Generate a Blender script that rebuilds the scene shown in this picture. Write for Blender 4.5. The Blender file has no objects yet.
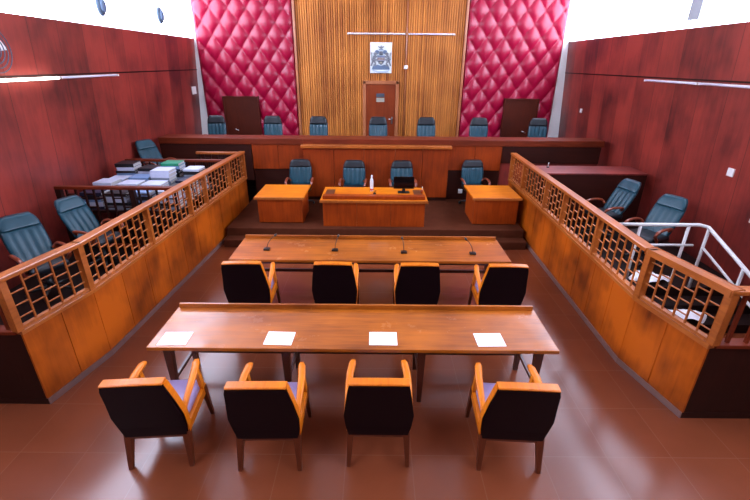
import bpy, bmesh, math, random
from mathutils import Vector, Matrix
random.seed(7)
PI = math.pi
sc = bpy.context.scene
C = sc.collection

# ------------------------------------------------------------------ materials
def nodes(name):
    m = bpy.data.materials.new(name); m.use_nodes = True
    nt = m.node_tree
    b = nt.nodes['Principled BSDF']
    return m, nt, b

def lin(c):   # sRGB 0-255 to linear
    out = []
    for v in c:
        v = v/255.0
        out.append(v/12.92 if v <= .04045 else ((v+.055)/1.055)**2.4)
    return (out[0], out[1], out[2], 1)

def plain(name, col, rough=.5, metal=0, coat=0, noise=.0, nscale=8, bump=0, spec=.5, island=False):
    m, nt, b = nodes(name)
    c = lin(col)
    b.inputs['Roughness'].default_value = rough
    b.inputs['Metallic'].default_value = metal
    b.inputs['Coat Weight'].default_value = coat
    b.inputs['Specular IOR Level'].default_value = spec
    tc = nt.nodes.new('ShaderNodeTexCoord')
    nz = nt.nodes.new('ShaderNodeTexNoise'); nz.inputs['Scale'].default_value = nscale
    nz.inputs['Detail'].default_value = 4
    nt.links.new(tc.outputs['Object'], nz.inputs['Vector'])
    mx = nt.nodes.new('ShaderNodeMix'); mx.data_type = 'RGBA'
    k = noise
    mx.inputs[6].default_value = (c[0]*(1-k), c[1]*(1-k), c[2]*(1-k), 1)
    mx.inputs[7].default_value = (min(1, c[0]*(1+k)), min(1, c[1]*(1+k)), min(1, c[2]*(1+k)), 1)
    nt.links.new(nz.outputs['Fac'], mx.inputs[0])
    nt.links.new(mx.outputs[2], b.inputs['Base Color'])
    if bump:
        bp = nt.nodes.new('ShaderNodeBump'); bp.inputs['Strength'].default_value = bump
        bp.inputs['Distance'].default_value = .01
        nt.links.new(nz.outputs['Fac'], bp.inputs['Height'])
        nt.links.new(bp.outputs['Normal'], b.inputs['Normal'])
    return m

def wood(name, dark, light, axis='Z', scale=3.0, rough=.35, coat=.25, plank=0, plank_axis='X', plank_var=.35, seam=0, contrast=(.3, .72), spec=.5, coat_rough=.2, rough_var=0, grain=.5):
    """varnished wood: stretched grain noise plus, if plank>0, boards of that width with their own tint and a dark seam"""
    m, nt, b = nodes(name)
    N, L = nt.nodes, nt.links
    tc = N.new('ShaderNodeTexCoord')
    mp = N.new('ShaderNodeMapping')
    s = {'X': (.09, 1, 1), 'Y': (1, .09, 1), 'Z': (1, 1, .09)}[axis]
    mp.inputs['Scale'].default_value = tuple(v*scale for v in s)
    L.new(tc.outputs['Object'], mp.inputs['Vector'])
    oi = N.new('ShaderNodeObjectInfo')
    n1 = N.new('ShaderNodeTexNoise'); n1.inputs['Scale'].default_value = 6; n1.inputs['Detail'].default_value = 8
    n1.inputs['Roughness'].default_value = .65; n1.inputs['Distortion'].default_value = .6
    L.new(mp.outputs['Vector'], n1.inputs['Vector'])
    n2 = N.new('ShaderNodeTexNoise'); n2.inputs['Scale'].default_value = 1.3; n2.inputs['Detail'].default_value = 3
    L.new(tc.outputs['Object'], n2.inputs['Vector'])
    add = N.new('ShaderNodeMath'); add.operation = 'MULTIPLY_ADD'
    L.new(n2.outputs['Fac'], add.inputs[0]); add.inputs[1].default_value = 1.05-grain
    half = N.new('ShaderNodeMath'); half.operation = 'MULTIPLY'; half.inputs[1].default_value = grain
    L.new(n1.outputs['Fac'], half.inputs[0]); L.new(half.outputs[0], add.inputs[2])
    rp = N.new('ShaderNodeValToRGB')
    rp.color_ramp.elements[0].position = contrast[0]; rp.color_ramp.elements[0].color = lin(dark)
    rp.color_ramp.elements[1].position = contrast[1]; rp.color_ramp.elements[1].color = lin(light)
    fac = add.outputs[0]
    if plank:
        sx = N.new('ShaderNodeSeparateXYZ'); L.new(tc.outputs['Object'], sx.inputs[0])
        dv = N.new('ShaderNodeMath'); dv.operation = 'DIVIDE'; dv.inputs[1].default_value = plank
        L.new(sx.outputs[plank_axis], dv.inputs[0])
        fl = N.new('ShaderNodeMath'); fl.operation = 'FLOOR'; L.new(dv.outputs[0], fl.inputs[0])
        wn = N.new('ShaderNodeTexWhiteNoise'); wn.noise_dimensions = '1D'; L.new(fl.outputs[0], wn.inputs['W'])
        ma = N.new('ShaderNodeMath'); ma.operation = 'MULTIPLY_ADD'; ma.inputs[1].default_value = plank_var
        L.new(wn.outputs['Value'], ma.inputs[0])
        sub = N.new('ShaderNodeMath'); sub.operation = 'SUBTRACT'; sub.inputs[1].default_value = plank_var/2
        L.new(fac, sub.inputs[0]); L.new(sub.outputs[0], ma.inputs[2])
        fac = ma.outputs[0]
    L.new(fac, rp.inputs['Fac'])
    col = rp.outputs['Color']
    if plank and seam:
        fr = N.new('ShaderNodeMath'); fr.operation = 'FRACT'; L.new(dv.outputs[0], fr.inputs[0])
        lt = N.new('ShaderNodeMath'); lt.operation = 'LESS_THAN'; lt.inputs[1].default_value = seam/plank
        L.new(fr.outputs[0], lt.inputs[0])
        mx = N.new('ShaderNodeMix'); mx.data_type = 'RGBA'
        L.new(lt.outputs[0], mx.inputs[0]); L.new(col, mx.inputs[6])
        d = lin(dark); mx.inputs[7].default_value = (d[0]*.3, d[1]*.3, d[2]*.3, 1)
        col = mx.outputs[2]
    L.new(col, b.inputs['Base Color'])
    b.inputs['Roughness'].default_value = rough
    b.inputs['Coat Weight'].default_value = coat
    b.inputs['Coat Roughness'].default_value = coat_rough
    if rough_var:
        n3 = N.new('ShaderNodeTexNoise'); n3.inputs['Scale'].default_value = 3.5; n3.inputs['Detail'].default_value = 6; n3.inputs['Roughness'].default_value = .7
        L.new(tc.outputs['Object'], n3.inputs['Vector'])
        r3 = N.new('ShaderNodeMapRange'); r3.inputs['From Min'].default_value = .4; r3.inputs['From Max'].default_value = .65
        r3.inputs['To Min'].default_value = coat_rough; r3.inputs['To Max'].default_value = coat_rough+rough_var
        L.new(n3.outputs['Fac'], r3.inputs['Value']); L.new(r3.outputs[0], b.inputs['Coat Roughness'])
    b.inputs['Specular IOR Level'].default_value = spec
    return m

def emit(name, col, strength):
    m, nt, b = nodes(name)
    b.inputs['Base Color'].default_value = lin(col)
    b.inputs['Emission Color'].default_value = lin(col)
    b.inputs['Emission Strength'].default_value = strength
    return m

WIN = 12.0
M = {}
M['wall_wood'] = wood('side_wall_veneer', (76, 16, 14), (152, 52, 40), 'Z', 2.2, rough=.5, coat=.32, coat_rough=.36, plank=.62, plank_axis='Y', plank_var=.16, seam=.008, spec=.5, contrast=(.34, .66), grain=.35)
M['slat'] = wood('slatted_wood', (136, 68, 24), (212, 134, 60), 'Z', 6, rough=.5, coat=.03, plank=.066, plank_axis='X', plank_var=.3, spec=.3, contrast=(.22, .72), grain=.4)
M['bench'] = wood('bench_veneer', (92, 26, 2), (164, 62, 8), 'Z', 3, rough=.45, coat=.1, spec=.3)
M['bench_dark'] = wood('dark_veneer', (34, 10, 5), (60, 19, 9), 'X', 3, rough=.5, coat=.05, spec=.25)
M['panel'] = wood('barrier_veneer', (96, 36, 4), (188, 88, 14), 'Z', 2.4, rough=.45, coat=.1, contrast=(.38, .62), spec=.25, grain=.22)
M['rail'] = wood('barrier_rail', (120, 56, 16), (190, 104, 40), 'Y', 4, rough=.32, coat=.3)
M['lattice'] = wood('lattice_wood', (120, 58, 18), (190, 106, 44), 'Z', 4, rough=.4, coat=.15)
M['dark'] = wood('dark_stained_wood', (26, 8, 4), (48, 16, 8), 'Z', 3, rough=.5, coat=.05, spec=.25)
M['redrail'] = wood('red_stained_rail', (74, 24, 9), (124, 46, 18), 'X', 4, rough=.45, coat=.08, spec=.25)
M['table'] = wood('table_top_wood', (106, 46, 4), (184, 98, 18), 'X', 2.6, rough=.5, coat=.6, contrast=(.34, .68), coat_rough=.07, rough_var=.22, spec=.25)
M['table_leg'] = wood('table_leg_wood', (48, 20, 12), (80, 34, 20), 'Z', 4, rough=.35, coat=.2)
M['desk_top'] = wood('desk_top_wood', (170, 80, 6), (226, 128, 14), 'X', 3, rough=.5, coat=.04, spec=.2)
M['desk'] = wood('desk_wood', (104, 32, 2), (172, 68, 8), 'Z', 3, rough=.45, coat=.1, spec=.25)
M['chair_wood'] = wood('chair_wood', (176, 80, 4), (236, 132, 12), 'Y', 5, rough=.4, coat=.15, spec=.3)
M['chair_leg'] = wood('chair_leg_wood', (70, 28, 14), (110, 48, 22), 'Z', 5, rough=.35, coat=.2)
M['door'] = wood('door_veneer', (104, 36, 6), (146, 58, 10), 'Z', 3, rough=.45, coat=.08, spec=.3)
M['door_dark'] = wood('brown_door_veneer', (56, 18, 8), (84, 30, 14), 'Z', 3, rough=.5, coat=.03, spec=.2)
M['frame'] = wood('door_frame_wood', (150, 84, 50), (190, 120, 80), 'Z', 4, rough=.3, coat=.3)
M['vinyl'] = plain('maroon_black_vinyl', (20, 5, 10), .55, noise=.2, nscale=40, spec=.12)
M['seat'] = plain('sky_sheen_vinyl', (142, 122, 158), .38, noise=.08, nscale=20)  # reflected sky on dark purple vinyl put into the base colour
M['teal'] = plain('teal_leather', (6, 60, 74), .34, noise=.15, nscale=14, bump=.15)
M['teal_dark'] = plain('headrest_shaded_seat_leather', (8, 16, 24), .5, noise=.2, nscale=14, bump=.15)
M['navy'] = plain('navy_leather', (14, 48, 70), .36, noise=.15, nscale=14, bump=.15)
M['black'] = plain('black_plastic', (14, 14, 16), .4, noise=.1)
M['gloss_black'] = plain('black_screen', (6, 7, 9), .15, noise=.1)
M['chair_arm'] = wood('office_chair_arm', (96, 38, 18), (150, 66, 34), 'X', 4, rough=.28, coat=.4)
M['red'] = plain('red_tufted_leather', (154, 2, 48), .36, noise=.12, nscale=5, bump=.05, spec=.5)
M['white_wall'] = plain('white_plaster', (236, 236, 232), .8, noise=.03, nscale=3)
M['ceiling'] = plain('white_ceiling', (205, 203, 202), .85, noise=.03, nscale=2)
M['mullion'] = plain('white_mullion_paint', (226, 230, 232), .5, noise=.03)
M['post_grey'] = plain('pale_grey_post_paint', (168, 176, 182), .6, noise=.05)
M['carpet'] = plain('dark_brown_carpet', (80, 40, 24), .8, noise=.3, nscale=6, bump=.2, spec=.05)
M['plat'] = plain('dark_platform_floor', (24, 10, 7), .6, noise=.25, nscale=12, spec=.15)
M['steel'] = plain('painted_steel', (206, 204, 202), .35, noise=.05, spec=.6)
M['chrome'] = plain('brushed_metal', (190, 190, 190), .3, metal=1, noise=.05)
M['paper'] = plain('white_paper', (246, 246, 250), .6, noise=.02)
M['pages'] = plain('page_edges', (176, 172, 170), .7, noise=.1, nscale=60)
M['pad'] = plain('brown_blotter', (92, 44, 14), .5, noise=.15)
M['skirt'] = plain('grey_skirting', (120, 88, 80), .4, noise=.25, nscale=6)
M['plastic_white'] = plain('white_plastic', (232, 230, 228), .4, noise=.03)
M['tube_off'] = plain('unlit_tube_glass', (224, 222, 240), .25, noise=.02)
M['tube_on'] = emit('lit_tube', (255, 250, 240), 12)
M['pane'] = emit('daylit_frosted_pane', (220, 229, 255), WIN)
M['grey_lamp'] = plain('blue_grey_plastic', (70, 86, 104), .35, noise=.1)
M['arms_board'] = plain('white_board', (226, 232, 230), .5, noise=.03)
M['a_blue'] = plain('slate_blue_paint', (92, 112, 138), .5, noise=.1)
M['a_grey'] = plain('grey_paint', (118, 122, 128), .5, noise=.15, nscale=30)
M['a_pale'] = plain('pale_blue_paint', (176, 190, 202), .5, noise=.1)
M['a_red'] = plain('dull_red_paint', (128, 100, 104), .5, noise=.1)
M['a_black'] = plain('black_paint', (66, 70, 80), .5, noise=.1)
M['a_gold'] = plain('ochre_paint', (164, 158, 140), .5, noise=.1)
M['clear'] = plain('white_bottle_plastic', (220, 222, 226), .3, noise=.03)
M['cap_red'] = plain('red_plastic', (170, 30, 34), .4, noise=.05)
BOOKC = {'white': (188, 194, 214), 'pale blue': (112, 140, 180), 'navy': (24, 30, 56), 'black': (18, 18, 22), 'green': (20, 128, 92), 'grey': (120, 128, 142)}
for k, v in BOOKC.items(): M['book_'+k] = plain('book_'+k.replace(' ', '_'), v, .45, noise=.08, nscale=20)

def floor_mat():
    m, nt, b = nodes('red_brown_floor_tiles')
    N, L = nt.nodes, nt.links
    tc = N.new('ShaderNodeTexCoord')
    mp = N.new('ShaderNodeMapping'); mp.inputs['Location'].default_value = (-.351, -.366, 0)
    L.new(tc.outputs['Object'], mp.inputs['Vector'])
    br = N.new('ShaderNodeTexBrick'); br.offset = 0; br.inputs['Scale'].default_value = 1
    br.inputs['Brick Width'].default_value = .6; br.inputs['Row Height'].default_value = .6
    br.inputs['Mortar Size'].default_value = .004; br.inputs['Mortar Smooth'].default_value = .1
    br.inputs['Color1'].default_value = lin((124, 62, 36)); br.inputs['Color2'].default_value = lin((118, 58, 34))
    br.inputs['Mortar'].default_value = lin((128, 74, 52))
    L.new(mp.outputs['Vector'], br.inputs['Vector'])
    nz = N.new('ShaderNodeTexNoise'); nz.inputs['Scale'].default_value = 1.4; nz.inputs['Detail'].default_value = 5
    L.new(tc.outputs['Object'], nz.inputs['Vector'])
    rp = N.new('ShaderNodeValToRGB')
    rp.color_ramp.elements[0].color = (.7, .7, .7, 1); rp.color_ramp.elements[1].color = (1.15, 1.15, 1.15, 1)
    L.new(nz.outputs['Fac'], rp.inputs['Fac'])
    mx = N.new('ShaderNodeMix'); mx.data_type = 'RGBA'; mx.blend_type = 'MULTIPLY'; mx.inputs[0].default_value = 1
    L.new(br.outputs['Color'], mx.inputs[6]); L.new(rp.outputs['Color'], mx.inputs[7])
    L.new(mx.outputs[2], b.inputs['Base Color'])
    r2 = N.new('ShaderNodeMapRange'); r2.inputs['To Min'].default_value = .15; r2.inputs['To Max'].default_value = .28; b.inputs['Specular IOR Level'].default_value = .55
    L.new(nz.outputs['Fac'], r2.inputs['Value']); L.new(r2.outputs[0], b.inputs['Roughness'])
    return m
M['floor'] = floor_mat()

# ------------------------------------------------------------------ mesh helpers
def BM(): return bmesh.new()

def box(bm, x0, x1, y0, y1, z0, z1, bev=0, mat=None):
    r = bmesh.ops.create_cube(bm, size=1)
    vs = r['verts']
    for v in vs:
        v.co = Vector(((x0+x1)/2+v.co.x*(x1-x0), (y0+y1)/2+v.co.y*(y1-y0), (z0+z1)/2+v.co.z*(z1-z0)))
        if mat: v.co = mat @ v.co
    if bev:
        es = list({e for v in vs for e in v.link_edges})
        bmesh.ops.bevel(bm, geom=es, offset=bev, segments=2, affect='EDGES', profile=.6)
    return bm

def frustum(bm, c0, s0, c1, s1):
    """tapered bar: rectangle s0=(sx,sy) at c0 to s1 at c1"""
    vs = []
    for c, s in ((c0, s0), (c1, s1)):
        for a, b in ((-1, -1), (1, -1), (1, 1), (-1, 1)):
            vs.append(bm.verts.new((c[0]+a*s[0]/2, c[1]+b*s[1]/2, c[2])))
    for f in ((3, 2, 1, 0), (4, 5, 6, 7), (0, 1, 5, 4), (1, 2, 6, 5), (2, 3, 7, 6), (3, 0, 4, 7)):
        bm.faces.new([vs[i] for i in f])
    return bm

def tube(bm, pts, r, n=10, cap=True, flat=None):
    """sweep along pts; r number or list; flat=(w,h) gives an elliptical/rect-like section"""
    pts = [Vector(p) for p in pts]
    rings = []
    up = Vector((0, 0, 1))
    for i, p in enumerate(pts):
        t = (pts[min(i+1, len(pts)-1)]-pts[max(i-1, 0)]).normalized()
        a = t.cross(up)
        if a.length < 1e-3: a = t.cross(Vector((0, 1, 0)))
        a.normalize(); b = a.cross(t).normalized()
        rr = r[i] if isinstance(r, (list, tuple)) else r
        ra, rb = (rr*flat[0], rr*flat[1]) if flat else (rr, rr)
        ring = []
        for k in range(n):
            an = 2*PI*k/n
            ca, sa = math.cos(an), math.sin(an)
            if flat:   # squarish superellipse
                ca = math.copysign(abs(ca)**.6, ca); sa = math.copysign(abs(sa)**.6, sa)
            ring.append(bm.verts.new(p+a*ca*ra+b*sa*rb))
        rings.append(ring)
    for i in range(len(rings)-1):
        for k in range(n):
            f = bm.faces.new((rings[i][k], rings[i][(k+1) % n], rings[i+1][(k+1) % n], rings[i+1][k])); f.smooth = True
    if cap:
        bm.faces.new(list(reversed(rings[0]))); bm.faces.new(rings[-1])
    return bm

def lathe(bm, prof, n=20, c=(0, 0, 0), sx=1, sy=1):
    rings = []
    for r, z in prof:
        rings.append([bm.verts.new((c[0]+sx*r*math.cos(2*PI*k/n), c[1]+sy*r*math.sin(2*PI*k/n), c[2]+z)) for k in range(n)])
    for i in range(len(rings)-1):
        for k in range(n):
            f = bm.faces.new((rings[i][k], rings[i][(k+1) % n], rings[i+1][(k+1) % n], rings[i+1][k])); f.smooth = True
    bm.faces.new(list(reversed(rings[0]))); bm.faces.new(rings[-1])
    return bm

def prism(bm, poly, z0, z1):
    a = [bm.verts.new((x, y, z0)) for x, y in poly]; b = [bm.verts.new((x, y, z1)) for x, y in poly]
    n = len(poly)
    bm.faces.new(list(reversed(a))); bm.faces.new(b)
    for i in range(n): bm.faces.new((a[i], a[(i+1) % n], b[(i+1) % n], b[i]))
    return bm

def plate(bm, poly, y0, y1):
    """polygon in XZ extruded along Y"""
    a = [bm.verts.new((x, y0, z)) for x, z in poly]; b = [bm.verts.new((x, y1, z)) for x, z in poly]
    n = len(poly)
    bm.faces.new(a); bm.faces.new(list(reversed(b)))
    for i in range(n): bm.faces.new((a[(i+1) % n], a[i], b[i], b[(i+1) % n]))
    return bm

def segbox(bm, p, q, s0, s1, o0, o1, z0, z1, bev=0):
    """box along plan segment p->q between distances s0..s1, offset o0..o1 to the left of travel"""
    p, q = Vector((p[0], p[1], 0)), Vector((q[0], q[1], 0))
    d = (q-p).normalized(); n = Vector((-d.y, d.x, 0))
    mt = Matrix(((d.x, n.x, 0, p.x), (d.y, n.y, 0, p.y), (0, 0, 1, 0), (0, 0, 0, 1)))
    return box(bm, s0, s1, o0, o1, z0, z1, bev, mt)

def obj(name, bm, mat, parent=None, smooth=False, sub=0, loc=None):
    bmesh.ops.recalc_face_normals(bm, faces=bm.faces)
    me = bpy.data.meshes.new(name); bm.to_mesh(me); bm.free()
    if smooth:
        for p in me.polygons: p.use_smooth = True
    o = bpy.data.objects.new(name, me); C.objects.link(o)
    mats = mat if isinstance(mat, (list, tuple)) else [mat]
    for x in mats: me.materials.append(x)
    if parent: o.parent = parent
    if loc: o.location = loc
    if sub:
        md = o.modifiers.new('sub', 'SUBSURF'); md.levels = sub; md.render_levels = sub
    return o

def tag(o, label, cat, group=None, kind=None):
    o['label'] = label; o['category'] = cat
    if group: o['group'] = group
    if kind: o['kind'] = kind
    return o

def thing(name, label, cat, loc=(0, 0, 0), rotz=0, group=None):
    o = bpy.data.objects.new(name, None); C.objects.link(o)
    o.location = loc; o.rotation_euler = (0, 0, rotz); o.empty_display_size = .1
    return tag(o, label, cat, group)

def dup(root, loc, rotz, label, group=None):
    r = root.copy(); C.objects.link(r); r.location = loc; r.rotation_euler = (0, 0, rotz); r['label'] = label
    if group: r['group'] = group
    for ch in list(root.children):
        c = ch.copy(); C.objects.link(c); c.parent = r
        for g in list(ch.children):
            d = g.copy(); C.objects.link(d); d.parent = c
    return r

def struct(name, bm, mat, **k):
    o = obj(name, bm, mat, **k)
    if not k.get('parent'): o['kind'] = 'structure'
    return o

# ------------------------------------------------------------------ room shell
XL, XR, YB, YF, ZC = -5.03, 5.28, 13.0, -3.2, 6.3
WT = 3.88          # top of the wood on the side walls
struct('floor', box(BM(), XL-.6, XR+.6, YF-.2, YB+.3, -.2, 0), M['floor'])
struct('ceiling', box(BM(), XL-.3, XR+.3, YF-.2, YB+.3, ZC, ZC+.2), M['ceiling'])
def leaning(X, s):
    bm = BM(); r = []
    for y in (YF, YB): r.append([bm.verts.new(q) for q in ((X+s*.07*WT, y, 0), (X, y, WT), (X+s*.25, y, WT), (X+s*.55, y, 0))])
    for k in range(4): bm.faces.new((r[0][k], r[0][(k+1) % 4], r[1][(k+1) % 4], r[1][k]))
    bm.faces.new(r[0]); bm.faces.new(r[1][::-1]); return bm
XW = lambda s, z: (XL if s < 0 else XR)+s*.07*(WT-z)   # the wood lining leans: wider apart at the floor
struct('wall_left', leaning(XL, -1), M['wall_wood'])
struct('wall_right', leaning(XR, 1), M['wall_wood'])
struct('wall_back', box(BM(), XL-.6, XR+.6, YB, YB+.25, 0, ZC), M['white_wall'])
struct('wall_front', box(BM(), XL-.6, XR+.6, YF-.2, YF, 0, ZC), M['bench_dark'])
# frosted clerestory windows above the wood, with the posts behind the glass, one post in front on the right
for side, X, sgn in (('left', XL, -1), ('right', XR, 1)):
    a, b = sorted((X, X+sgn*.25))
    bm = BM(); box(bm, a, b, YF, YB, 5.95, ZC)
    struct('trim_1' if side == 'left' else 'trim_2', bm, M['white_wall'])
ml = {'left': [-.6, 1.8, 4.2, 6.5, 8.78, 11.1], 'right': [-1.2, 1.1, 3.4, 5.7, 7.97, 10.3]}
wn = 0
for side, X, sgn in (('left', XL, -1), ('right', XR, 1)):
    ys = [YF]+ml[side]+[YB]
    for i in range(len(ys)-1):
        wn += 1
        y0, y1 = ys[i], ys[i+1]
        px0, px1 = sorted((X+sgn*.05, X+sgn*.06))
        w = struct('window_%d' % wn, box(BM(), px0, px1, y0, y1, WT, 5.95), M['pane'])
        fx0, fx1 = sorted((X+sgn*.07, X+sgn*.16)); bm = BM()
        box(bm, fx0, fx1, y0, y1, WT, WT+.06); box(bm, fx0, fx1, y0, y1, 5.89, 5.95)
        box(bm, fx0, fx1, y0, y0+.06, WT+.06, 5.89); box(bm, fx0, fx1, y1-.06, y1, WT+.06, 5.89)
        obj('window_frame', bm, M['mullion'], w)
        sx0, sx1 = sorted((X+sgn*.04, X+sgn*.05))
        obj('glazing_bar', box(BM(), sx0, sx1, y0+.3, y0+(y1-y0)*.45, 4.035, 4.047), M['mullion'], w)
struct('trim_3', box(BM(), XR-.03, XR+.045, 7.83, 8.11, 4.0, 5.95, .01), M['post_grey'])
# dark joint strip along each side wall at tube height
struct('trim_30', box(BM(), XW(-1, 3.09)-.01, XW(-1, 3.09)+.01, YF, YB, 3.075, 3.1), M['dark'])
struct('trim_31', box(BM(), XW(1, 3.09)-.01, XW(1, 3.09)+.01, YF, YB, 3.075, 3.1), M['dark'])

# slatted centre of the back wall: real vertical ribs
SX0, SX1 = -2.21, 2.39
bm = BM()
n = 72; w = (SX1-SX0)/n
prof = []
for i in range(n):
    x = SX0+i*w
    prof += [(x, 0.0), (x+w*.18, -.03), (x+w*.78, -.03), (x+w*.96, 0.0)]
prof.append((SX1, 0))
lo = [bm.verts.new((x, 12.93+y, .8)) for x, y in prof]; hi = [bm.verts.new((x, 12.93+y, ZC)) for x, y in prof]
for i in range(len(prof)-1): bm.faces.new((lo[i], lo[i+1], hi[i+1], hi[i]))
bl = [bm.verts.new((SX0, 13.0, z)) for z in (.8, ZC)]; br_ = [bm.verts.new((SX1, 13.0, z)) for z in (.8, ZC)]
bm.faces.new((bl[0], lo[0], hi[0], bl[1])); bm.faces.new((lo[-1], br_[0], br_[1], hi[-1]))
struct('wall_back_slats', bm, M['slat'])
for i, x in enumerate((SX0-.03, SX1+.03)):
    struct('trim_%d' % (40+i), box(BM(), x-.03, x+.03, 12.82, 13, .8, ZC, .008), M['frame'])

# tufted red leather panels
def tufted(name, x0, x1, z0, z1, mirror):
    bm = BM(); nx, nz = int((x1-x0)/.03), int((z1-z0)/.035)
    W, Hh = .5, .66
    g = []
    for j in range(nz+1):
        row = []
        for i in range(nx+1):
            x = x0+(x1-x0)*i/nx; z = z0+(z1-z0)*j/nz
            a = x/W+z/Hh; b = x/W-z/Hh
            d = (abs(math.sin(PI*a))*abs(math.sin(PI*b)))**.36
            edge = min(1, min(i, nx-i, j, nz-j)/2)
            row.append(bm.verts.new((x, 12.9-.1*d*edge, z)))
        g.append(row)
    for j in range(nz):
        for i in range(nx):
            bm.faces.new((g[j][i], g[j][i+1], g[j+1][i+1], g[j+1][i])).smooth = True
    # returns to the wall
    rim = [g[0][i] for i in range(nx+1)]+[g[j][nx] for j in range(1, nz+1)]+[g[nz][i] for i in range(nx-1, -1, -1)]+[g[j][0] for j in range(nz-1, 0, -1)]
    bk = [bm.verts.new((v.co.x, 12.99, v.co.z)) for v in rim]
    for i in range(len(rim)): bm.faces.new((rim[(i+1) % len(rim)], rim[i], bk[i], bk[(i+1) % len(rim)]))
    return obj(name, bm, M['red'])
struct_l = tufted('wall_panel_left', -4.97, -2.275, .8, ZC-.02, False); struct_l.name = 'padded_wall_panel'
tag(struct_l, 'red diamond-tufted leather wall panel left of the slatted wall', 'wall panel', 'red tufted wall panels')
struct_r = tufted('wall_panel_right', 2.455, 5.13, .8, ZC-.02, True); struct_r.name = 'padded_wall_panel'
tag(struct_r, 'red diamond-tufted leather wall panel right of the slatted wall', 'wall panel', 'red tufted wall panels')
# grey metal edge strips beside the padding
struct('trim_42', box(BM(), -5.3, -4.975, 12.9, 13, .8, ZC), M['white_wall'])
struct('trim_43', box(BM(), 5.135, 5.6, 12.9, 13, .8, ZC), M['white_wall'])

# centre door with frame
bm = BM()
box(bm, -.39, -.30, 12.84, 12.97, .85, 2.83, .008); box(bm, .55, .64, 12.84, 12.97, .85, 2.83, .008); box(bm, -.39, .64, 12.84, 12.97, 2.75, 2.84, .008)
d1 = struct('door_1', box(BM(), -.3, .55, 12.87, 12.96, .86, 2.75, .004), M['door'])
obj('door_frame', bm, M['frame'], d1)
bm = BM(); box(bm, .44, .48, 12.855, 12.87, 1.66, 1.86, .004); tube(bm, [(.46, 12.87, 1.8), (.46, 12.81, 1.8), (.37, 12.81, 1.8)], .011, 8)
obj('door_handle', bm, M['chrome'], d1)
obj('door_sign', box(BM(), .0, .23, 12.855, 12.868, 2.4, 2.5, .003), M['a_black'], d1)
obj('door_sign', box(BM(), .0, .23, 12.855, 12.868, 2.27, 2.38, .003), M['a_gold'], d1)
# two brown doors set in the padding
for k, (x0, x1, hx) in enumerate(((-4.36, -3.42, -4.2), (3.72, 4.62, 4.56))):
    d = struct('door_%d' % (k+2), box(BM(), x0, x1, 12.72, 12.8, .86, 2.36, .006), M['door_dark'])
    bm = BM(); box(bm, x0-.04, x0, 12.7, 12.9, .86, 2.4); box(bm, x1, x1+.04, 12.7, 12.9, .86, 2.4); box(bm, x0, x1, 12.7, 12.9, 2.36, 2.4)
    obj('door_frame', bm, M['door_dark'], d)
    bm = BM(); hx = -4.16 if k == 0 else 4.5
    hx = -4.12 if k == 0 else 4.28
    tube(bm, [(hx, 12.72, 1.5), (hx, 12.66, 1.5), (hx+.1, 12.66, 1.46)], .016, 8)
    obj('door_handle', bm, M['chrome'], d)

# ------------------------------------------------------------------ platforms
JZ, PZ, SZ = .85, .31, .4
struct('floor_judges_platform', box(BM(), XL, XR, 10.2, YB, 0, JZ), M['plat'])
bm = BM(); box(bm, -2.93, 2.93, 7.48, 7.75, 0, .155, .01); box(bm, -2.93, 2.93, 7.72, 10.2, 0, PZ, .01)
struct('floor_dais', bm, M['carpet'])
LA, LB, LC = (-3.40, 3.36), (-3.215, 4.18), (-2.93, 9.34)
RA, RB, RC = (3.145, 3.245), (2.95, 4.12), (3.04, 9.42)
struct('floor_left_box', prism(BM(), [(XL, 3.46), (LA[0]-.13, 3.46), (LB[0]-.13, 4.2), (LC[0]-.13, 9.3), (LC[0]-.13, 9.72), (XL, 9.72)], 0, SZ), M['plat'])
struct('floor_right_box', prism(BM(), [(XR, 5.3), (RB[0]+.13, 5.3), (RC[0]+.13, 9.42), (RC[0]+.13, 9.72), (XR, 9.72)], 0, SZ), M['plat'])
struct('floor_witness_step', box(BM(), XL, -3.6, 8.62, 9.72, SZ, .72), M['plat'])
bm = BM()
for k in range(2): box(bm, 3.15, XR, 4.75+.28*k, 5.3, .13*k, .13*(k+1))
struct('floor_right_steps', bm, M['plat'])

# ------------------------------------------------------------------ judges' bench
jb = thing('judges_bench', 'long raised wooden judges bench across the back of the courtroom', 'bench', (0, 9.75, 0))
J = Matrix.Translation((0, -9.75, 0))
def part(name, bm, mat, parent, sm=False):
    for v in bm.verts: v.co = v.co-parent.location if parent.type == 'EMPTY' else v.co
    return obj(name, bm, mat, parent, sm)
bm = BM(); box(bm, -4.95, -1.66, 9.72, 10.2, 1.58, 1.72, .01); part('bench_top', bm, M['redrail'], jb)
bm = BM(); box(bm, 1.68, 5.2, 9.72, 10.2, 1.58, 1.72, .01); part('bench_top', bm, M['redrail'], jb)
bm = BM(); box(bm, -1.66, 1.68, 9.72, 10.2, 1.6, 1.72, .01); part('bench_top', bm, M['redrail'], jb)
bm = BM(); box(bm, -1.7, 1.72, 9.56, 9.74, 1.535, 1.6, .012); part('ledge', bm, M['rail'], jb)
xs = [-1.66, -.96, -.27, .44, 1.07, 1.68]
for i in range(5):
    part('front_panel', box(BM(), xs[i]+.004, xs[i+1]-.004, 9.64, 9.74, PZ+.08, 1.535, .005), M['bench'], jb)
part('plinth', box(BM(), -1.66, 1.68, 9.66, 9.74, PZ, PZ+.08), M['dark'], jb)
for x0, x1 in ((-2.85, -2.25), (-2.25, -1.66), (1.68, 2.28), (2.28, 2.9)):
    part('wing_panel', box(BM(), x0+.004, x1-.004, 9.74, 9.8, 1.02, 1.58, .005), M['bench'], jb)
for x0, x1 in ((-2.85, -1.66), (1.68, 2.9)):
    part('wing_base', box(BM(), x0, x1, 9.78, 9.86, PZ, 1.02), M['bench_dark'], jb)
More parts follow.
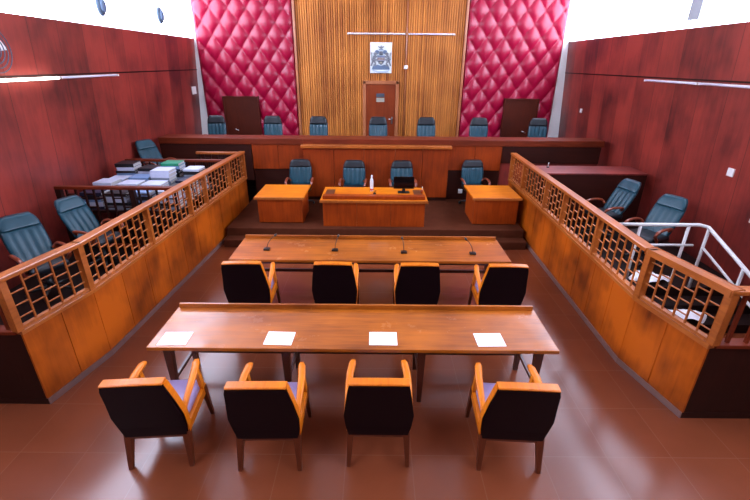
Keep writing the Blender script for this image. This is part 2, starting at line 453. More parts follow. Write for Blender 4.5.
part('outer_panel', box(BM(), -4.95, -2.86, 9.74, 9.84, .75, 1.58, .005), M['bench_dark'], jb)  # outer fronts in a darker veneer than the wing panels
part('outer_panel', box(BM(), 2.91, 5.16, 9.74, 9.84, 1.2, 1.58, .005), M['bench_dark'], jb)
part('outer_panel', box(BM(), 2.91, 5.16, 9.78, 9.86, SZ, 1.2, .005), M['wall_wood'], jb)
tag(obj('wall_socket', box(BM(), 1.98, 2.08, 9.765, 9.782, .46, .56, .004), M['plastic_white']), 'small white socket low on the judges bench beside right clerk desk', 'socket')

# ------------------------------------------------------------------ barriers
def barrier(name, label, A, B, Cc, wallx, posts, s):
    """s=+1: the outside lies left of travel A->B->C (left barrier)"""
    t = thing(name, label, 'barrier', (A[0], A[1], 0), 0, 'courtroom barriers')
    ox = Vector((A[0], A[1], 0))
    def P(nm, bm, mat, par=None):
        for v in bm.verts: v.co -= ox
        return obj(nm, bm, mat, par or t)
    o = lambda a, b: (a*s, b*s) if s > 0 else (b*s, a*s)
    front = ((wallx, A[1]), A) if s > 0 else (A, (wallx, A[1]))
    segs = [(A, B), (B, Cc)]
    for si, (p, q) in enumerate(segs):
        Ls = math.hypot(q[0]-p[0], q[1]-p[1])
        nb = max(1, round(Ls/(.43 if si == 0 else .5)))
        for i in range(nb):
            P('panel', segbox(BM(), p, q, Ls*i/nb+.003, Ls*(i+1)/nb-.003, *o(0, .05), .07, .88, .004), M['panel'])
        P('skirting', segbox(BM(), p, q, 0, Ls, *o(-.012, .05), 0, .07), M['skirt'])
        P('ledge', segbox(BM(), p, q, -.01, Ls+.01, *o(-.025, .11), .88, .92, .006), M['rail'])
        P('handrail', segbox(BM(), p, q, -.03, Ls+.02, *o(-.035, .095), 1.455, 1.5, .012), M['rail'])
        P('bottom_rail', segbox(BM(), p, q, 0, Ls, *o(.005, .055), .92, .95), M['lattice'])
        ps = [0, Ls] if si == 0 else posts
        ds = ps if si == 0 else [0]+[x for x in posts]+[Ls]
        ds = sorted(set(ds))
        for j, d in enumerate(ds):
            if si == 1 and j == 0: continue
            w_ = .034 if d in (0, Ls) else .026
            P('post', segbox(BM(), p, q, d-w_, d+w_, *o(-.012, .068), .92, 1.456, .004), M['rail'])
        for j in range(len(ds)-1):
            a, b = ds[j]+.04, ds[j+1]-.04
            ng = max(2, round((b-a)/.145))
            bm = BM()
            for i in range(1, ng):
                x = a+(b-a)*i/ng
                segbox(bm, p, q, x-.008, x+.008, *o(.019, .035), .94, 1.46)
            for i in range(ng):
                x0, x1 = a+(b-a)*i/ng, a+(b-a)*(i+1)/ng
                for h in (.24, .5, .76):
                    z = .95+.5*(h+(.075 if i % 2 else -.075))
                    segbox(bm, p, q, x0, x1, *o(.02, .034), z-.005, z+.005)
            P('lattice', bm, M['lattice'])
    # dark closing side that faces the public
    p, q = front
    Lf = math.hypot(q[0]-p[0], q[1]-p[1])
    f0, f1 = (0, .05)
    P('end_panel', segbox(BM(), p, q, .02 if s < 0 else 0, Lf-.02 if s > 0 else Lf, f0+.005, f1, .07, .88, .004), M['dark'])
    P('skirting', segbox(BM(), p, q, 0, Lf, f0, f1+.01, 0, .07), M['dark'])
    P('ledge', segbox(BM(), p, q, .05 if s < 0 else 0, Lf-.05 if s > 0 else Lf, -.02, .1, .88, .92, .006), M['redrail'])
    P('handrail', segbox(BM(), p, q, 0, Lf, -.03, .09, 1.455, 1.499, .012), M['rail'])
    bm = BM()
    ng = 12
    for i in range(1, ng):
        x = Lf*i/ng; segbox(bm, p, q, x-.014, x+.014, .015, .045, .91, 1.46)
    P('spindles', bm, M['redrail'])
    return t
LBL = math.hypot(LC[0]-LB[0], LC[1]-LB[1]); RBL = math.hypot(RC[0]-RB[0], RC[1]-RB[1])
barrier('barrier', 'curved wooden lattice barrier on the left, enclosing the book table', LA, LB, LC, XL, [1.32, 2.55, 3.15, 4.3], 1)
barrier('barrier', 'curved wooden lattice barrier on the right, beside the steel stair rail', RA, RB, RC, XR, [1.15, 2.3, 3.1, 4.4], -1)

# partition rails across the left enclosure
def partition(label, x0, x1, y, zf, mat, endpost):
    t = thing('partition_rail', label, 'railing', (x0, y, zf), 0, 'railings across left enclosure')
    L_ = x1-x0
    obj('handrail', box(BM(), 0, L_, -.045, .045, 1.44-zf, 1.49-zf, .01), mat, t)
    obj('bottom_rail', box(BM(), 0, L_, -.025, .025, .06, .1), M['redrail'], t)
    bm = BM(); ng = max(3, round(L_/.15))
    for i in range(ng+1):
        x = .015+(L_-.03)*i/ng; box(bm, x-.013, x+.013, -.013, .013, 0, 1.45-zf)
    for i in range(ng):
        for h in (.45, .68, .88):
            z = (1.45-zf)*(h+(.03 if i % 2 else -.03)); x = .015+(L_-.03)*i/ng
            box(bm, x, x+(L_-.03)/ng, -.01, .01, z-.009, z+.009)
    obj('lattice', bm, M['dark'], t)
    for x in endpost: obj('post', box(BM(), x-.04, x+.04, -.04, .04, 0, 1.445-zf, .004), M['dark'], t)
    return t
partition('dark spindle railing between the teal chair and the stacked files', -5.06, -3.17, 6.45, SZ, M['redrail'], [.04, 1.2])
partition('dark spindle railing behind stacked files, in front of the farthest left chair', -5.06, -3.06, 8.5, SZ, M['redrail'], [.04])
partition('short dark railing joining far end of left barrier near judges bench', -3.95, -3.04, 9.3, .72 if False else SZ, M['rail'], [.04])

# ------------------------------------------------------------------ counsel tables
def counsel_table(label, x0, x1, y0, y1, z):
    cx, cy = (x0+x1)/2, (y0+y1)/2
    t = thing('counsel_table', label, 'table', (cx, cy, 0), 0, 'long counsel tables')
    hw, hd = (x1-x0)/2, (y1-y0)/2
    bm = BM(); box(bm, -hw, hw, -hd, hd, z-.04, z, .006); obj('tabletop', bm, M['table'], t)
    obj('back_rim', box(BM(), -hw+.02, hw-.02, hd-.03, hd, z, z+.055, .006), M['table'], t)
    bm = BM(); box(bm, -hw+.12, hw-.12, -hd+.1, -hd+.125, z-.11, z-.04); box(bm, -hw+.12, hw-.12, hd-.15, hd-.125, z-.11, z-.04)
    obj('apron', bm, M['table_leg'], t)
    lx = [-hw+.14, -hw+1.33, hw-1.33, hw-.14]
    for x in lx:
        for y in (-hd+.13, hd-.14):
            obj('leg', frustum(BM(), (x, y+(.02 if y > 0 else -.02), 0), (.045, .045), (x, y, z-.04), (.085, .075)), M['table_leg'], t)
        obj('side_stretcher', box(BM(), x-.015, x+.015, -hd+.15, hd-.15, .24, .28), M['table_leg'], t)
    obj('long_stretcher', box(BM(), lx[0], lx[-1], hd-.17, hd-.13, .235, .285, .004), M['table_leg'], t)
    return t
T1Z = .75
counsel_table('long wooden counsel table nearest the camera, with white papers on it', -2.225, 1.81, 3.345, 4.1, T1Z)
counsel_table('long wooden counsel table farther back, with four microphones on it', -2.07, 1.93, 5.36, 6.17, T1Z)
for x, y, r, lb in ((-2.0, 3.49, .02, 'white paper sheet in the glare at left end of near counsel table'),
                    (-.955, 3.51, -.03, 'white paper sheet on near counsel table, second from left'),
                    (.09, 3.52, .0, 'white paper sheet on near counsel table, second from right'),
                    (1.165, 3.515, .03, 'white paper sheet nearest the right end of near counsel table')):
    o = obj('paper_sheet', box(BM(), -.14, .14, -.108, .108, 0, .004), M['paper'], loc=(x, y, T1Z+.0005)); o.rotation_euler.z = r
    tag(o, lb, 'paper', 'papers on the counsel table')
# gooseneck microphones
mc = None
for x, y, dx, lb in ((-1.606, 5.70, .1, 'black gooseneck microphone at the left end of far counsel table'),
                     (-.594, 5.69, .04, 'black gooseneck microphone second from left on far counsel table'),
                     (.425, 5.63, -.02, 'black gooseneck microphone second from right on far counsel table'),
                     (1.433, 5.61, -.08, 'black gooseneck microphone nearest right end of far counsel table')):
    t = thing('gooseneck_microphone', lb, 'microphone', (x, y, T1Z), 0, 'microphones on the far table')
    obj('base', box(BM(), -.045, .045, -.035, .035, 0, .03, .008), M['black'], t)
    obj('stem', tube(BM(), [(0, 0, .03), (dx*.2, .03, .1), (dx*.6, .09, .15), (dx, .15, .165)], .005, 8), M['black'], t)
    obj('microphone_head', tube(BM(), [(dx, .14, .164), (dx, .16, .168), (dx*1.1, .2, .172)], [.01, .018, .014], 10), M['black'], t)

# ------------------------------------------------------------------ wooden armchairs (front faces +Y, origin under the middle of the rear legs)
def armchair(label, loc, rz, group):
    t = thing('wooden_armchair', label, 'chair', loc, rz, group)
    yb = lambda z: .06-.16*max(0, (z-.36))/.66      # back leans away from the seat
    # upholstered back: hexagonal outline, loft
    hs = [(.33, .252), (.45, .27), (.6, .28), (.8, .256), (.96, .23), (1.012, .222)]
    bm = BM(); rings = []
    for z, hw in hs:
        y = yb(z); th = .06
        rings.append([bm.verts.new(p) for p in ((-hw-.018, y-.034, z), (hw+.018, y-.034, z), (hw-.012, y+th, z), (-hw+.012, y+th, z))])
    for i in range(len(rings)-1):
        for k in range(4): bm.faces.new((rings[i][k], rings[i][(k+1) % 4], rings[i+1][(k+1) % 4], rings[i+1][k]))
    bm.faces.new(list(reversed(rings[0]))); bm.faces.new(rings[-1])
    es = [e for e in bm.edges if abs(e.verts[0].co.z-e.verts[1].co.z) > .01]
    bmesh.ops.bevel(bm, geom=es, offset=.012, segments=2, affect='EDGES')
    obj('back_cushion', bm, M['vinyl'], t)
    # crest rail, slightly crowned
    bm = BM(); n = 10; rg = []
    for i in range(n+1):
        u = -1+2*i/n; z1 = 1.03+.012*(1-u*u); y = yb(1.0); bow = -.012*(1-u*u)
        rg.append([bm.verts.new((u*.234, y+a+bow, z)) for a, z in ((-.036, z1-.014), (.05, z1-.05), (.05, z1-.006), (.04, z1), (-.028, z1), (-.036, z1-.006))])
    for i in range(n):
        for k in range(6): bm.faces.new((rg[i][k], rg[i][(k+1) % 6], rg[i+1][(k+1) % 6], rg[i+1][k]))
    bm.faces.new(rg[0]); bm.faces.new(list(reversed(rg[-1])))
    obj('crest_rail', bm, M['chair_wood'], t)
    for s in (-1, 1):
        # side stile continuing down into the splayed rear leg
        bm = BM(); pts = [(.222, .995), (.254, .8), (.278, .6), (.268, .42), (.252, .33)]
        r = []
        for hw, z in pts:
            y = yb(z); r.append([bm.verts.new(p) for p in ((s*(hw-.01), y-.012, z), (s*(hw+.016), y-.012, z), (s*(hw+.016), y+.056, z), (s*(hw-.01), y+.056, z))])
        for i in range(len(r)-1):
            for k in range(4): bm.faces.new((r[i][k], r[i][(k+1) % 4], r[i+1][(k+1) % 4], r[i+1][k]))
        bm.faces.new(r[0]); bm.faces.new(list(reversed(r[-1])))
        obj('back_stile', bm, M['chair_wood'], t)
        obj('leg', frustum(BM(), (s*.262, -.01, 0), (.034, .04), (s*.244, .075, .36), (.06, .085)), M['chair_leg'], t)
        obj('leg', frustum(BM(), (s*.275, .6, 0), (.03, .032), (s*.262, .53, .42), (.046, .06)), M['chair_leg'], t)
        obj('side_rail', box(BM(), s*.262-.018, s*.262+.018, .06, .57, .33, .42, .006), M['chair_wood'], t)
        # arm: rises from the stile, broad flattened paddle in front, on a slanted front support
        obj('arm_support', frustum(BM(), (s*.262, .53, .36), (.036, .06), (s*.258, .46, .675), (.034, .05)), M['chair_wood'], t)
        pts = [(s*.272, yb(.6)+.03, .59), (s*.268, .14, .63), (s*.268, .26, .665), (s*.262, .4, .69), (s*.246, .52, .705), (s*.238, .565, .704)]
        obj('arm', tube(BM(), pts, [.022, .026, .03, .034, .034, .022], 10, flat=(1.0, .6)), M['chair_wood'], t)
    obj('seat_rail', box(BM(), -.26, .26, .53, .565, .33, .42, .006), M['chair_wood'], t); obj('seat_rail', box(BM(), -.24, .24, .03, .085, .3, .37, .006), M['chair_leg'], t)
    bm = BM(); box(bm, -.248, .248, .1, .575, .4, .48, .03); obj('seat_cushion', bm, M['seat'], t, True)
    return t
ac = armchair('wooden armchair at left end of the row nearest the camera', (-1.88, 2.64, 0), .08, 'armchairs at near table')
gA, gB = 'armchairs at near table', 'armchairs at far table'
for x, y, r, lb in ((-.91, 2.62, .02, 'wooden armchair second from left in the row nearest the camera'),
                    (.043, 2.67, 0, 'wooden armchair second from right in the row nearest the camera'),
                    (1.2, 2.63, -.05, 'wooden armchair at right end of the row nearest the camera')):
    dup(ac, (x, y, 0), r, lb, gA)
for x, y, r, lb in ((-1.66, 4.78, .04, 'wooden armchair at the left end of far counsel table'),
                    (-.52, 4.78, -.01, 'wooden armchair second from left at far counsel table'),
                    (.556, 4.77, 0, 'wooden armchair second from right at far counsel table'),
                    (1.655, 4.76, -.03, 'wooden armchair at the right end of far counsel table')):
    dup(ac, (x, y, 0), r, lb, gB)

# ------------------------------------------------------------------ clerk desks
def clerk_desk(label, x0, x1, y0, y1, z, wide=False):
    t = thing('clerk_desk', label, 'desk', ((x0+x1)/2, y0, PZ), 0, 'clerk desks on the dais')
    hw, D, h = (x1-x0)/2, y1-y0, z-PZ
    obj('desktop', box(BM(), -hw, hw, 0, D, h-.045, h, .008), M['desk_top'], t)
    obj('edge_moulding', box(BM(), -hw-.008, hw+.008, -.014, .02, h-.055, h-.005, .006), M['rail'], t)
    bw = hw-.045
    n = 3 if wide else 1
    for i in range(n):
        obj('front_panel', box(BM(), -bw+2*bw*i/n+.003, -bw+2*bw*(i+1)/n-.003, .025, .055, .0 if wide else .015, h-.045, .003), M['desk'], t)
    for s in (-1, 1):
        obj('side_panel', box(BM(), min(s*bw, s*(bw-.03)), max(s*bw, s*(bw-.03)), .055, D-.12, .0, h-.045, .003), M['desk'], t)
    obj('plinth', box(BM(), -bw+.03, bw-.03, .1, .13, 0, .05), M['dark'], t)
    if wide:
        obj('front_shelf', box(BM(), -hw+.05, hw-.05, .05, .2, h, h+.07, .006), M['desk'], t)
        for s in (-1, 1):
            obj('blotter_pad', box(BM(), s*.9-.09, s*.9+.09, .35, .75, h, h+.006), M['pad'], t)
    return t
clerk_desk('small square clerk desk at left on the dais', -2.4, -1.42, 8.0, 8.95, .862)
clerk_desk('small square clerk desk at right on the dais beside the right barrier', 1.93, 2.9, 8.0, 8.95, .885)
clerk_desk('wide clerk desk in the middle of the dais with monitor on it', -1.08, 1.02, 7.84, 8.8, .86, True)
t = thing('computer_monitor', 'black computer monitor seen from behind on the wide clerk desk', 'monitor', (.58, 8.42, .86))
obj('screen_housing', box(BM(), -.21, .21, -.02, .02, .08, .33, .012), M['gloss_black'], t)
obj('stand_neck', box(BM(), -.03, .03, -.015, .015, .01, .12, .004), M['black'], t)
obj('stand_base', box(BM(), -.12, .12, -.08, .08, 0, .014, .005), M['black'], t)
t = thing('water_bottle', 'slim white bottle standing on the wide clerk desk left of the monitor', 'bottle', (-.08, 8.5, .86))
obj('bottle_body', lathe(BM(), [(.03, 0), (.035, .01), (.036, .2), (.03, .24), (.015, .27), (.014, .3)], 16), M['clear'], t)
obj('bottle_cap', lathe(BM(), [(.017, .298), (.017, .33), (.014, .335)], 14), M['plastic_white'], t)
obj('label_band', lathe(BM(), [(.0365, .02), (.0368, .05), (.0365, .055)], 16), M['cap_red'], t)
t = thing('desk_microphone', 'small black microphone lying forward on the wide clerk desk', 'microphone', (-.02, 8.3, .86))
obj('base', box(BM(), -.03, .03, -.03, .03, 0, .02, .006), M['black'], t)
obj('stem', tube(BM(), [(0, 0, .02), (.01, -.02, .06), (.03, -.05, .08)], .007, 8), M['black'], t)
t = thing('pen_stand', 'small wooden pen stand at right end of wide clerk desk', 'pen stand', (.95, 8.35, .86))
obj('cup', lathe(BM(), [(.022, 0), (.026, .01), (.026, .08), (.02, .082)], 12), M['desk'], t)
obj('pen', tube(BM(), [(0, 0, .07), (.01, .005, .15)], .005, 6), M['plastic_white'], t)

# ------------------------------------------------------------------ office chairs (front faces -Y, i.e. towards the camera at rotz 0)
def office_chair(label, loc, rz, group, back, head, tilt=.2):
    t = thing('office_chair', label, 'chair', loc, rz, group)
    def pad(bm, zs, ythk, wfun, yfun, ribs, folds, depth):
        nx, nz = 24, 22
        F, B = [], []
        for j in range(nz+1):
            v = j/nz; z = zs[0]+(zs[1]-zs[0])*v
            fr, bk = [], []
            for i in range(nx+1):
                u = -1+2*i/nx
                hw = wfun(v)
                e = (1-abs(u)**4)**.5*(1-abs(2*v-1)**8)**.5
                rib = 0
                if ribs: rib -= depth*(1-abs(math.sin(PI*(u+1)*ribs/2))**.6)
                if folds: rib -= depth*(1-abs(math.sin(PI*v*folds))**.5)
                yc = yfun(v)-.03*u*u
                fr.append(bm.verts.new((u*hw, yc-(ythk*.55+rib)*e, z)))
                bk.append(bm.verts.new((u*hw, yc+ythk*.45*e, z)))
            F.append(fr); B.append(bk)
        for G, s in ((F, 1), (B, -1)):
            for j in range(nz):
                for i in range(nx):
                    q = (G[j][i], G[j][i+1], G[j+1][i+1], G[j+1][i])
                    bm.faces.new(q if s > 0 else q[::-1]).smooth = True
        for j in range(nz):
            bm.faces.new((F[j+1][0], F[j][0], B[j][0], B[j+1][0])); bm.faces.new((F[j][nx], F[j+1][nx], B[j+1][nx], B[j][nx]))
        bmesh.ops.remove_doubles(bm, verts=bm.verts, dist=.0005)
        return bm
    lean = lambda z: .2+tilt*(z-.5)
    obj('backrest', pad(BM(), (.47, .97), .12, lambda v: .24+.03*math.sin(PI*v*.8), lambda v: lean(.47+.5*v), 5, 0, .022), back, t)
    obj('headrest', pad(BM(), (.93, 1.12), .13, lambda v: .255-.075*v**3, lambda v: lean(.93+.19*v)-.015, 0, 0, 0), head, t)
    bm = BM(); box(bm, -.25, .25, -.27, .24, .42, .52, .04); obj('seat', bm, M['teal_dark'], t, True)  # shade on the seat put into its dark leather colour
    obj('seat_pan', box(BM(), -.2, .2, -.2, .2, .38, .42, .01), M['black'], t)
    obj('pedestal', lathe(BM(), [(.045, .1), (.045, .24), (.028, .24), (.028, .39)], 14), M['black'], t)
    bm = BM()
    for k in range(5):
        a = 2*PI*k/5+.3
        tube(bm, [(.03*math.cos(a), .03*math.sin(a), .12), (.3*math.cos(a), .3*math.sin(a), .075)], [.03, .018], 8)
    obj('star_base', bm, M['black'], t)
    for k in range(5):
        a = 2*PI*k/5+.3; x, y = .3*math.cos(a), .3*math.sin(a)
        obj('caster', tube(BM(), [(x-.02, y, .032), (x+.02, y, .032)], .032, 12), M['black'], t)
    for s in (-1, 1):
        pts = [(s*.235, .17, .6), (s*.285, .14, .665), (s*.3, .02, .685), (s*.3, -.12, .68), (s*.296, -.22, .65), (s*.28, -.24, .58), (s*.265, -.16, .5), (s*.24, -.1, .44)]
        # round the corners
        P_ = []
        for i in range(len(pts)-1):
            for k in range(4):
                u = k/4; p0, p1, p2, p3 = (Vector(pts[max(0, i-1)]), Vector(pts[i]), Vector(pts[i+1]), Vector(pts[min(len(pts)-1, i+2)]))
                P_.append(.5*((2*p1)+(p2-p0)*u+(2*p0-5*p1+4*p2-p3)*u*u+(3*p1-p0-3*p2+p3)*u**3))
        P_.append(Vector(pts[-1]))
        obj('armrest', tube(BM(), P_, .024, 10, flat=(1.1, .8)), M['chair_arm'], t)
    return t
gj, gc, gs = 'judges chairs behind the bench', 'clerk chairs on the dais', 'chairs in the side enclosures'
o1 = office_chair('teal chair at left end of judges bench, beside the white wall strip', (-4.13, 11.0, JZ), 0, gj, M['teal'], M['teal_dark']); o1.scale = (.9, 1, 1.06)
for x, r, lb in ((-2.66, .05, 'teal chair behind judges bench before left red padding, next to slatted wall'),
                 (-1.5, -.04, 'teal chair behind judges bench before slatted wall, left of the door'),
                 (.06, .03, 'teal chair behind judges bench in front of the centre door'),
                 (1.3, 0, 'teal chair behind judges bench before slatted wall, right of the door'),
                 (2.66, .0, 'teal chair behind judges bench before the right red padding'),
                 (4.17, -.1, 'teal chair at right end of judges bench before the brown door')):
    dup(o1, (x, 11.0, JZ), r, lb, gj).scale = (.9, 1, 1.06)
for x, y, r, lb in ((-1.7, 9.24, .05, 'teal office chair behind the left clerk desk'),
                    (-.5, 9.2, -.05, 'teal office chair behind wide clerk desk, left of the bottle'),
                    (.6, 9.2, .03, 'teal office chair behind wide clerk desk, partly hidden by monitor'),
                    (2.24, 9.34, .06, 'teal office chair behind the right clerk desk')):
    dup(o1, (x, y, PZ), r, lb, gc).scale = (.95, 1, .88)
o2 = office_chair('teal office chair nearest the camera in the left enclosure', (-4.4, 5.0, SZ), 1.0, gs, M['teal'], M['teal'], .55); o2.scale = (.9, .9, .92)
dup(o2, (-4.2, 5.9, SZ), 1.28, 'teal office chair beside the spindle railing in the left enclosure', gs)
dup(o2, (-4.62, 9.0, .72), 1.1, 'teal office chair against left wall beyond the stacked files', gs)
dup(o2, (4.15, 7.25, SZ), -1.35, 'teal office chair in right enclosure before dark panelled counter', gs)
dup(o2, (4.32, 6.2, SZ), -1.15, 'teal office chair in right enclosure behind the steel rail', gs)

# ------------------------------------------------------------------ files on a table in the left enclosure
t = thing('book_table', 'low dark table carrying stacked files inside left enclosure', 'table', (-4.08, 7.45, SZ))
TB = 1.02
obj('tabletop', box(BM(), -.9, .82, -.8, .85, TB-SZ-.04, TB-SZ, .005), M['dark'], t)
for x in (-.82, .74):
    for y in (-.72, .77): obj('leg', frustum(BM(), (x, y, 0), (.05, .05), (x, y, TB-SZ-.04), (.07, .07)), M['dark'], t)
def book(label, loc, rz, w, d, h, col, group):
    t = thing('law_book' if h > .05 else 'file_folder', label, 'book', loc, rz, group)
    bm = BM()
    box(bm, -w/2, w/2, -d/2, d/2, 0, .006); box(bm, -w/2, w/2, -d/2, d/2, h-.006, h); box(bm, -w/2, w/2, -d/2, -d/2+.008, .006, h-.006)
    obj('cover', bm, M['book_'+col], t)
    obj('pages', box(BM(), -w/2+.008, w/2-.008, -d/2+.008, d/2-.01, .006, h-.006), M['pages'], t)
    return t
rows = [(6.84, 'front row'), (7.22, 'second row'), (7.6, 'third row'), (7.98, 'back row')]
cols = [(-4.72, 'nearest the wall'), (-4.3, 'second from the wall'), (-3.88, 'second from the barrier'), (-3.47, 'nearest the barrier')]
ordn = ['topmost', 'second from top', 'third from top', 'fourth from top', 'fifth from top', 'sixth from top', 'seventh from top', 'eighth from top', 'ninth from top', 'tenth from top', 'eleventh from top']
hts = [[5, 5, 5, 5], [6, 6, 6, 5], [6, 7, 8, 6], [8, 7, 9, 8]]
rng = random.Random(3)
for ri, (y, rn) in enumerate(rows):
    for ci, (x, cn) in enumerate(cols):
        n = hts[ri][ci]; z = TB
        spec = []
        for k in range(n):
            spec.append((rng.choice(['white', 'pale blue', 'white', 'navy', 'black', 'white', 'grey', 'black']), rng.choice([.045, .055, .065, .07])))
        if ri == 3 and ci == 2: spec[-1] = ('green', .05)
        if ri == 3 and ci == 3: spec[-1] = ('white', .04)
        for k, (c, h) in enumerate(spec):
            book('%s file, %s in its stack, %s, %s' % (c, ordn[n-1-k], rn, cn), (x+rng.uniform(-.015, .015), y+rng.uniform(-.01, .01), z), rng.uniform(-.06, .06), .33+rng.uniform(-.03, .03), .31, h, c, 'files stacked in left enclosure')
            z += h

# ------------------------------------------------------------------ right enclosure: dark counter, steel rail, white pieces
t = thing('panelled_counter', 'dark panelled counter against right wall behind teal chair', 'counter', (4.2, 8.0, SZ))
obj('front_panel', box(BM(), -1.05, 1.04, 0, .04, 0, .96, .004), M['bench_dark'], t)
obj('countertop', box(BM(), -1.07, 1.05, -.01, .66, .96, .99, .005), M['wall_wood'], t)
obj('side_panel', box(BM(), -1.05, -1.01, .04, .64, 0, .96), M['bench_dark'], t)
t = thing('desk_microphone', 'tiny pale microphone standing on the dark panelled counter', 'microphone', (3.5, 8.5, SZ+.99))
obj('base', lathe(BM(), [(.03, 0), (.03, .012), (.012, .02)], 12), M['black'], t)
obj('stem', tube(BM(), [(0, 0, .015), (0, -.01, .1)], .007, 8), M['plastic_white'], t)
t = thing('steel_handrail', 'grey painted steel stair rail behind the right barrier', 'railing', (4.3, 5.35, SZ))
R_ = .024
def rel(*ps): return [(p[0]-4.3, p[1]-5.35, p[2]-SZ) for p in ps]
obj('top_rail', tube(BM(), rel((3.2, 5.38, 1.32), (4.42, 5.38, 1.32), (4.5, 5.32, 1.31), (4.5, 4.9, 1.16), (4.5, 3.75, .74)), R_, 12), M['steel'], t)
obj('middle_rail', tube(BM(), rel((3.62, 5.38, 1.02), (4.1, 5.38, 1.02), (4.42, 5.38, 1.02)), R_*.7, 10), M['steel'], t)
obj('middle_rail', tube(BM(), rel((4.5, 5.3, 1.02), (4.5, 4.9, .88), (4.5, 3.75, .46)), R_*.7, 10), M['steel'], t)
for x, y, z0, z1 in ((3.62, 5.38, SZ, 1.32), (4.28, 5.38, SZ, 1.32), (4.5, 5.3, SZ, 1.3), (4.5, 4.6, .0, 1.05), (4.5, 3.8, 0, .75)):
    obj('post', tube(BM(), rel((x, y, z0), (x, y, z1)), R_*.85, 10), M['steel'], t)
# rippled white pieces on and around the steps
def sheet(label, loc, w, d, seed, rz):
    rg = random.Random(seed); bm = BM(); n = 12; g = []
    ph = [rg.uniform(0, 6) for _ in range(4)]
    for j in range(n+1):
        row = []
        for i in range(n+1):
            u, v = i/n, j/n
            z = .05+.04*math.sin(5*u+ph[0])+.03*math.sin(7*v+ph[1])+.02*math.sin(11*(u+v)+ph[2])
            row.append(bm.verts.new(((u-.5)*w+.03*math.sin(6*v+ph[3]), (v-.5)*d, max(.004, z))))
        g.append(row)
    for j in range(n):
        for i in range(n): bm.faces.new((g[j][i], g[j][i+1], g[j+1][i+1], g[j+1][i])).smooth = True
    o = obj('rippled_piece', bm, M['paper'], loc=loc); o.rotation_euler.z = rz
    md = o.modifiers.new('thick', 'SOLIDIFY'); md.thickness = .006; md.offset = 1
    return tag(o, label, 'sheet', 'white pieces behind the right barrier')
sheet('rippled white piece behind right barrier, the farther one', (4.05, 5.5, SZ), .5, .28, 2, .3)
sheet('rippled white piece behind right barrier, between the other two', (4.15, 4.95, .14), .6, .26, 5, -.5)
sheet('rippled white piece behind right barrier, the nearest one', (4.2, 4.4, 0), .5, .28, 8, -.8)

# ------------------------------------------------------------------ wall fittings
def tube_light(label, x, y0, y1, z, sgn, lit):
    t = thing('fluorescent_tube_light', label, 'light', (x, (y0+y1)/2, z), 0, 'wall tube lights')
    L_ = (y1-y0)/2-.01
    a, b = sorted((0, -sgn*.035))
    obj('fitting', box(BM(), a, b, -L_, L_, -.02, .02, .004), M['plastic_white'], t)
    obj('tube', tube(BM(), [(-sgn*.06, -L_+.02, 0), (-sgn*.06, L_-.02, 0)], .02 if lit else .014, 10), M['tube_on'] if lit else M['tube_off'], t)
    for s in (-1, 1):
        a, b = sorted((0, -sgn*.075)); obj('end_cap', box(BM(), a, b, min(s*L_, s*(L_-.03)), max(s*L_, s*(L_-.03)), -.018, .018, .003), M['plastic_white'], t)
    return t
tube_light('lit fluorescent tube on the left wall near the frame edge', XW(-1, 3.05), 5.6, 7.18, 3.045, -1, True)
tube_light('unlit thin fluorescent tube on the left wall', XW(-1, 3.05), 7.2, 8.85, 3.045, -1, False)
tube_light('unlit fluorescent tube on right wall, the one nearer the camera', XW(1, 3.03), 5.8, 7.41, 3.03, 1, False)
tube_light('unlit fluorescent tube on right wall, farther from the camera', XW(1, 3.03), 7.43, 8.94, 3.03, 1, False)
for x0, x1, lb in ((-.82, .79, 'thin tube light on slatted wall above the crest, left half'), (.85, 2.15, 'thin tube light on slatted wall right of the crest')):
    t = thing('fluorescent_tube_light', lb, 'light', ((x0+x1)/2, 12.9, 4.03), 0, 'wall tube lights')
    L_ = (x1-x0)/2-.01
    obj('fitting', box(BM(), -L_, L_, -.04, 0, -.02, .02, .004), M['plastic_white'], t)
    obj('tube', tube(BM(), [(-L_+.02, -.06, 0), (L_-.02, -.06, 0)], .014, 10), M['tube_off'], t)
t = thing('conduit_pipe', 'thin pale conduit running down the slatted wall right of the door', 'pipe', (.82, 12.9, 3.2))
obj('pipe', tube(BM(), [(0, -.05, -2.34), (0, -.05, 3.05)], .018, 8), M['frame'], t)
obj('junction_box', lathe(BM(), [(.05, -.05), (.055, -.03), (.055, .03), (.05, .05)], 14, (0, -.06, 0), 1, .6), M['plastic_white'], t)
for (x, y, z, ax, lb, s) in ((XW(1, 1.82)-.012, 6.35, 1.82, 'x', 'white square socket on the right wall', .06), (XW(1, 1.25)-.012, 5.75, 1.25, 'x', 'small white switch low on the right wall near the steel rail', .03),
                          (XW(1, 2.2)-.012, 11.6, 2.2, 'x', 'small white switch on right wall near the far corner', .05)):
    o = obj('wall_socket', box(BM(), -.01, .01, -s, s, -s, s, .003), M['plastic_white'], loc=(x, y, z)); tag(o, lb, 'socket')
o = obj('notice_box', box(BM(), -.012, .012, -.13, .13, -.1, .1, .004), M['plastic_white'], loc=(XW(-1, 2.56)+.013, 12.55, 2.56)); tag(o, 'white notice plate at the far end of left wall', 'plate')
